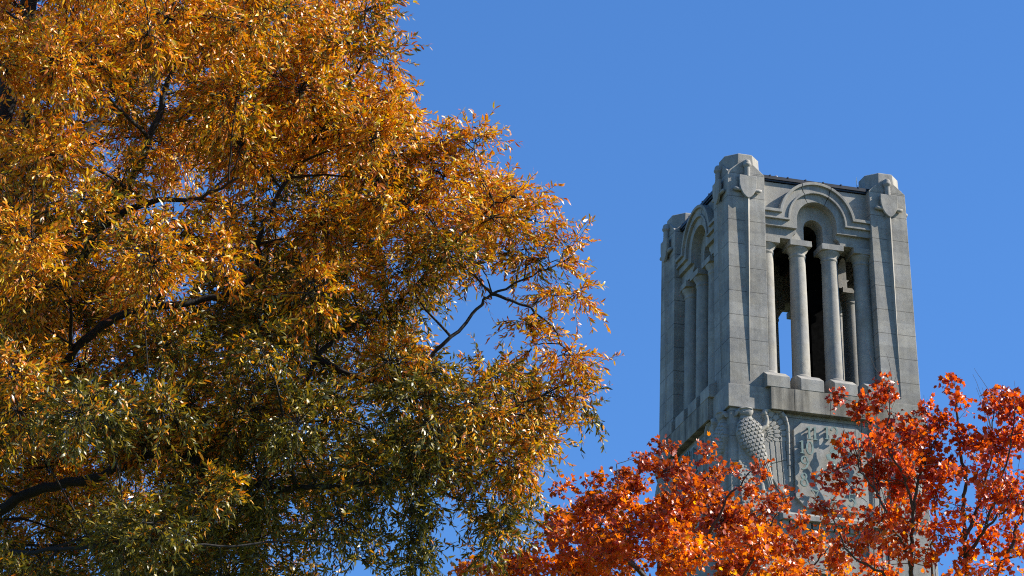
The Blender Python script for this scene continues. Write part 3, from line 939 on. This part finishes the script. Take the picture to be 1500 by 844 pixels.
    for c, r, px, py in lobes_sorted:
        T.join(c, 0.006, 0.011)
        seen = -120 < px < 950 and -120 < py < 950
        dens = 1.0 if seen else 0.45
        # share of leaves turned: high and outer lobes first
        turn = 0.60 - 0.0009 * (py - 330) - 0.0010 * max(0, py - 600) * (px > 420) + 0.00035 * (px - 400) + rng.normal() * 0.24
        turn += -0.42 * math.exp(-((px - 500) / 240) ** 2 - ((py - 560) / 190) ** 2) + 0.42 * math.exp(-((px - 10) / 110) ** 2) + 0.35 * math.exp(-((px - 285) / 60) ** 2 - ((py - 660) / 110) ** 2) + 0.2 * (px > 770) + 0.22 * (px > 480 and py < 330)
        n_sub = max(4, int(dens * (r / 0.5) ** 1.6 * 19))
        T.lobe(c, r * 1.05, n_sub, 5, 0.30, 0.28, turn, 0.40)
    T.finish_twigs()
    b, side, td, k, q = leaves_on(T, 17, 0.06)
    n = len(b)
    d = unit(td * 0.75 + side * 0.75 + rng.normal(size=(n, 3)) * 0.22 + np.array([0, 0, -0.22]))
    nr, sd_ = frame_leaf(d, rng.normal(size=(n, 3)) * 0.8 + np.array([0.3, -0.05, 0.5]))
    L = (0.079 * (0.55 + 0.6 * rng.random(n)))[:, None]; wd = L * (0.23 + 0.08 * rng.random((n, 1)))
    curl = (rng.normal(size=(n, 1)) * 0.12 - 0.06) * L
    fold = wd * 0.22
    V = np.stack([b, b + d * L * .30 + sd_ * wd * .46 + nr * fold, b + d * L * .30 - sd_ * wd * .46 + nr * fold,
                  b + d * L * .68 + sd_ * wd * .40 + nr * (fold + curl * .5), b + d * L * .68 - sd_ * wd * .40 + nr * (fold + curl * .5), b + d * L + nr * curl * 1.4], 1)
    loops = (np.arange(n)[:, None] * 6 + np.array([0, 2, 1, 1, 2, 4, 3, 3, 4, 5])[None]).reshape(-1)
    sizes = np.tile([3, 4, 3], n)
    # tints
    pal_turn = np.array([(0.76, 0.32, 0.006), (0.68, 0.21, 0.006), (0.78, 0.44, 0.008), (0.44, 0.11, 0.006), (0.50, 0.36, 0.012)])
    pal_green = np.array([(0.105, 0.100, 0.012), (0.060, 0.066, 0.012), (0.20, 0.16, 0.014), (0.34, 0.23, 0.016)])
    pr = k + 0.18 * wave(b, 1.1, 3) + 0.15 * wave(b, 4.0, 5) + rng.normal(size=n) * 0.30
    turned = pr > 0.42
    c1 = pal_turn[rng.choice(5, n, p=[.28, .22, .2, .14, .16])]; c2 = pal_green[rng.choice(4, n, p=[.35, .25, .22, .18])]
    col = np.where(turned[:, None], c1, c2) * (0.8 + 0.4 * rng.random((n, 1)))
    col = np.repeat(np.concatenate([col, np.ones((n, 1))], 1), 6, 0)
    root = empty('willow_oak', base)
    tag(root, 'tall willow oak with narrow golden and green leaves filling the left side', 'tree')
    T.wood('trunk', bark('oak_bark', (0.020, 0.017, 0.015)), root, 1)
    me = set_mesh('crown', (V.reshape(-1, 3) - base), loops, sizes, leaf_material('oak_leaf', 0.50, 0.40, 0.27, (1.15, 1.1, 0.6)), col)
    o = bpy.data.objects.new('crown', me); C.objects.link(o); o.parent = root
    print('willow lobes', len(lobes), 'leaves', n)
willow_oak()

# ---- maples
MAPLE_STAR = []
for ang, rad in ((-150, .40), (-118, .50), (-92, .72), (-72, .58), (-50, .88), (-26, .62), (0, 1.0), (26, .62), (50, .88), (72, .58), (92, .72), (118, .50), (150, .40)):
    MAPLE_STAR.append((math.cos(RAD(ang)) * rad, math.sin(RAD(ang)) * rad))

def maple(base, trunk_pts, limbs, lobes, hidden, label, pal, probs, warm_low, leaf, seed):
    T = Tree(base)
    T.pull = 0.0012
    T.limb(trunk_pts, 0.20, 0.013, 10, 6, 0.01)
    for pts, r0, r1 in limbs:
        T.limb(pts, r0, r1, 7, 6, min(0.012, r0 * 0.5))
    ls = sorted(lobes + hidden, key=lambda l: np.min(np.linalg.norm(T.P - l[0], axis=1)))
    for c, r, dens, py in ls:
        T.join(c, 0.0040, 0.006, 0.03, 5, 0.0)
        n_sub = max(2, int(dens * (r / 0.4) ** 1.8 * 14 + 0.5))
        T.lobe(c, r * 0.98, n_sub, 4, 0.17, -0.25, py, 0.25, 0.6)
    T.finish_twigs()
    b, side, td, k, q = leaves_on(T, 8, 0.05)
    n = len(b)
    pet = unit(td * 0.4 + side * 0.9 + rng.normal(size=(n, 3)) * 0.3) * (0.05 * (0.5 + rng.random((n, 1))))
    b = b + pet
    d = unit(unit(pet) * 0.7 + rng.normal(size=(n, 3)) * 0.45 + np.array([0, 0, -0.55]))
    nr, sd_ = frame_leaf(d, rng.normal(size=(n, 3)) + np.array([0.6, -0.15, 0.6]))
    L = (leaf * (0.6 + 0.65 * rng.random(n)))[:, None]
    star = np.array(MAPLE_STAR)
    m = len(star)
    cup = (rng.normal(size=(n, 1)) * 0.30 + 0.25) * L
    V = np.zeros((n, m + 1, 3)); V[:, 0] = b + d * L * 0.35
    bend = rng.normal(size=(n, 1)) * 0.30 * L
    for j, (x, y) in enumerate(star):
        rr = x * x + y * y
        V[:, j + 1] = b + d * L * (0.35 + 0.6 * x) + sd_ * L * 0.62 * y + nr * (cup * (0.75 * y * y + 0.25 * rr * math.cos(3 * j)) + bend * x * x)
    tri = np.array([(0, j + 1, j + 2) for j in range(m - 1)] + [(0, m, 1)]).reshape(-1)
    loops = (np.arange(n)[:, None] * (m + 1) + tri[None]).reshape(-1)
    pal = np.array(pal)
    pr = wave(b, 1.6, seed) * 0.22 + rng.normal(size=n) * 0.55 + warm_low * (k - 740) / 100.0
    u = np.argsort(np.argsort(pr)) / n                 # rank: red first, then orange, then yellow
    cs = np.concatenate([[0], np.cumsum(probs)])
    ci = np.clip(np.searchsorted(cs, u, side='right') - 1, 0, len(pal) - 1)
    col = pal[ci] * (0.6 + 0.65 * rng.random((n, 1)))
    col = np.repeat(np.concatenate([col, np.ones((n, 1))], 1), m + 1, 0)
    root = empty('maple_tree', base)
    tag(root, label, 'tree', 'red maples in front of the tower')
    T.wood('trunk', M_MBARK, root, 1)
    me = set_mesh('crown', V.reshape(-1, 3) - base, loops, np.full(n * m, 3), M_MLEAF, col)
    o = bpy.data.objects.new('crown', me); C.objects.link(o); o.parent = root
    print('maple leaves', n)

M_MBARK = bark('maple_bark', (0.075, 0.065, 0.055))
M_MLEAF = leaf_material('maple_leaf', 0.85, 0.38, 0.52, (1.3, 1.9, 0.6))

def L3(x, y, r, d, dens=1.0):
    return (ray_point(x, y, d), r * d / F_PX, dens, y)

def both_maples():
    D = 47.0
    R_ = lambda x, y, d=D: ray_point(x, y, d)
    baseA = np.array([2.1, 50.5, 0.0])
    lobesA = []
    for x, y, r, dens in ((690, 834, 22, 1), (715, 842, 26, 1), (765, 818, 42, 1), (742, 840, 34, 1), (812, 775, 38, 1), (868, 748, 42, 1), (925, 722, 40, 1), (972, 690, 34, 1), (985, 745, 55, 1), (1042, 716, 36, 1), (1060, 765, 60, 1), (1104, 726, 22, .9), (1128, 752, 26, .9),
                          (1120, 800, 55, 1), (1000, 815, 65, 1), (900, 810, 60, 1), (1180, 805, 34, .9), (1215, 835, 30, .9), (835, 835, 48, 1), (903, 690, 11, 1.3), (868, 706, 10, 1.2), (1110, 690, 9, 1.2), (978, 655, 13, 1.3), (1036, 668, 12, 1.1), (950, 680, 13, 1.2),
                          (822, 722, 12, 1.2), (1070, 690, 16, 1), (1150, 728, 11, 1), (1172, 768, 10, 1), (940, 765, 45, 1), (870, 795, 40, 1), (1160, 840, 40, 1), (1080, 840, 50, 1)):
        lobesA.append(L3(x, y, r, D + rng.normal() * 0.5, dens))
        if r > 35:
            lobesA.append(L3(x + rng.normal() * 15, y + rng.normal() * 10 + 12, r, D + (1 if rng.random() < .5 else -1) * rng.uniform(0.8, 1.5), dens * .6))
    hidA = [L3(rng.uniform(760, 1200), rng.uniform(880, 1150), 90, D + rng.uniform(-2.5, 2.5), 0.35) for _ in range(26)]
    trunkA = [baseA, baseA + [0.05, 0, 4], baseA + [-.1, -.2, 9], R_(985, 1180, 49.5), R_(975, 1000, 48.6), R_(968, 880, 48.0), R_(965, 800, 47.6), R_(972, 730, 47.3)]
    limbsA = [([R_(968, 880, 48.0), R_(930, 830, 47.5), R_(890, 790, 47.2), R_(855, 745, 47.0)], .05, .01),
              ([R_(975, 960, 48.4), R_(900, 880, 47.5), R_(820, 835, 47.0), R_(760, 815, 46.8)], .06, .01),
              ([R_(968, 880, 48.0), R_(1030, 800, 47.2), R_(1060, 740, 47.0), R_(1100, 690, 46.9)], .05, .008),
              ([R_(975, 960, 48.4), R_(1070, 870, 47.4), R_(1120, 790, 47.0), R_(1140, 740, 46.8)], .05, .008),
              ([R_(975, 1000, 48.6), R_(1100, 920, 47.5), R_(1190, 830, 47.0), R_(1215, 800, 46.9)], .05, .008),
              ([R_(930, 830, 47.5), R_(880, 780, 46.4), R_(905, 720, 46.4), R_(903, 680, 46.6)], .03, .006)]
    palA = [(0.32, 0.035, 0.004), (0.58, 0.085, 0.004), (0.72, 0.150, 0.004), (0.78, 0.27, 0.006), (0.80, 0.46, 0.010)]
    maple(baseA, trunkA, limbsA, lobesA, hidA, 'rounded orange and red maple standing in front of the tower base', palA, [.09, .24, .31, .22, .14], 0.9, 0.079, 11)
    D = 44.0
    baseB = np.array([5.6, 47.0, 0.0])
    lobesB = []
    for x, y, r, dens in ((1255, 612, 18, .9), (1300, 602, 20, 1), (1345, 605, 20, 1), (1285, 650, 38, 1), (1245, 655, 22, .9), (1335, 645, 34, 1), (1382, 622, 24, 1), (1400, 592, 12, 1.1), (1398, 566, 7, 1.2), (1418, 650, 34, 1), (1455, 605, 28, 1), (1490, 605, 28, 1), (1475, 650, 42, 1),
                          (1530, 630, 50, 1), (1385, 690, 32, 1), (1360, 665, 30, 1), (1375, 735, 30, .8), (1335, 735, 30, .8), (1318, 790, 34, .8), (1355, 805, 28, .5), (1300, 705, 44, .95), (1240, 705, 24, .8), (1228, 760, 28, .8), (1285, 765, 42, .9), (1210, 735, 14, .9), (1345, 700, 32, .9), (1405, 740, 26, .6), (1440, 750, 28, .6), (1455, 700, 38, .75), (1500, 720, 44, .8),
                          (1478, 780, 32, .6), (1405, 815, 30, .8), (1440, 800, 30, .7), (1375, 785, 30, .7), (1285, 830, 36, .9), (1235, 805, 30, .9), (1350, 765, 28, .55), (1302, 568, 6, 1.2), (1301, 576, 8, 1.1), (1234, 582, 7, 1.2), (1268, 596, 10, 1), (1456, 578, 10, 1.2), (1486, 582, 9, 1.2), (1222, 690, 14, 1), (1335, 820, 30, .5), (1450, 830, 34, .5), (1510, 810, 40, .6)):
        lobesB.append(L3(x, y, r, D + rng.normal() * 0.35, dens * (0.9 if y < 735 or x < 1320 else 0.95)))
        if r > 30 and y < 770:
            lobesB.append(L3(x + rng.normal() * 12, y + rng.normal() * 8, r, D + rng.choice([-1, 1]) * rng.uniform(0.6, 1.1), dens * .4))
    hidB = [L3(rng.uniform(1250, 1650), rng.uniform(870, 1150), 90, D + rng.uniform(-2.2, 2.2), 0.25) for _ in range(22)]
    hidB += [L3(rng.uniform(1550, 1700), rng.uniform(640, 860), 70, D + rng.uniform(-1.5, 1.5), 0.4) for _ in range(8)]
    trunkB = [baseB, baseB + [0, -.1, 4], baseB + [.02, -.5, 9], R_(1428, 1150, 45.6), R_(1422, 1000, 45.0), R_(1417, 850, 44.4), R_(1413, 790, 44.2), R_(1411, 750, 44.1), R_(1415, 705, 44.0), R_(1405, 650, 43.9), R_(1400, 580, 43.9)]
    limbsB = [([R_(1424, 1050, 45.2), R_(1375, 930, 44.5), R_(1337, 850, 44.1), R_(1335, 800, 44.0), R_(1338, 752, 43.9), R_(1350, 695, 43.9), R_(1372, 640, 43.9), R_(1382, 610, 43.9)], .06, .008),
              ([R_(1336, 830, 44.0), R_(1325, 800, 43.7), R_(1300, 755, 43.5), R_(1283, 720, 43.5), R_(1262, 690, 43.5), R_(1250, 640, 43.6)], .026, .006),
              ([R_(1338, 752, 43.9), R_(1325, 700, 43.7), R_(1300, 660, 43.6), R_(1303, 600, 43.6), R_(1302, 556, 43.6)], .02, .004),
              ([R_(1415, 820, 44.3), R_(1440, 780, 43.8), R_(1470, 752, 43.6), R_(1510, 735, 43.5)], .03, .008),
              ([R_(1422, 960, 44.8), R_(1450, 860, 44.2), R_(1480, 800, 44.0), R_(1500, 740, 44.0), R_(1520, 660, 44.0)], .05, .008),
              ([R_(1413, 790, 44.2), R_(1440, 720, 44.4), R_(1452, 660, 44.4), R_(1456, 585, 44.4)], .028, .005),
              ([R_(1440, 780, 43.8), R_(1465, 710, 43.8), R_(1480, 650, 43.8), R_(1487, 585, 43.8)], .022, .005),
              ([R_(1424, 1000, 45.0), R_(1350, 900, 44.2), R_(1290, 840, 43.9), R_(1245, 810, 43.8), R_(1215, 745, 43.8)], .04, .007),
              ([R_(1424, 1050, 45.2), R_(1380, 900, 44.9), R_(1365, 820, 44.8), R_(1372, 760, 44.8), R_(1360, 700, 44.7)], .035, .006)]
    # bare shoots in the thinned part of the crown
    for _ in range(70):
        pts = limbsB[int(rng.integers(0, 9))][0]
        q = rng.uniform(0.35, 0.9) * (len(pts) - 1); i = int(q)
        p0 = pts[i] + (pts[i + 1] - pts[i]) * (q - i)
        if p0[2] < 15.5:
            continue
        L = rng.uniform(0.3, 0.85); lean = np.array([rng.normal() * 0.28, rng.normal() * 0.2, 1.0])
        limbsB.append(([p0, p0 + lean * L * 0.5 + np.array([rng.normal() * .03, 0, 0]), p0 + lean * L], .006, .0016))
    palB = [(0.34, 0.030, 0.004), (0.64, 0.066, 0.004), (0.74, 0.115, 0.004), (0.78, 0.21, 0.005), (0.78, 0.44, 0.010)]
    maple(baseB, trunkB, limbsB, lobesB, hidB, 'scarlet maple with bare upright shoots at the lower right, thinner than its neighbour', palB, [.11, .32, .32, .18, .07], 0.35, 0.078, 23)
both_maples()
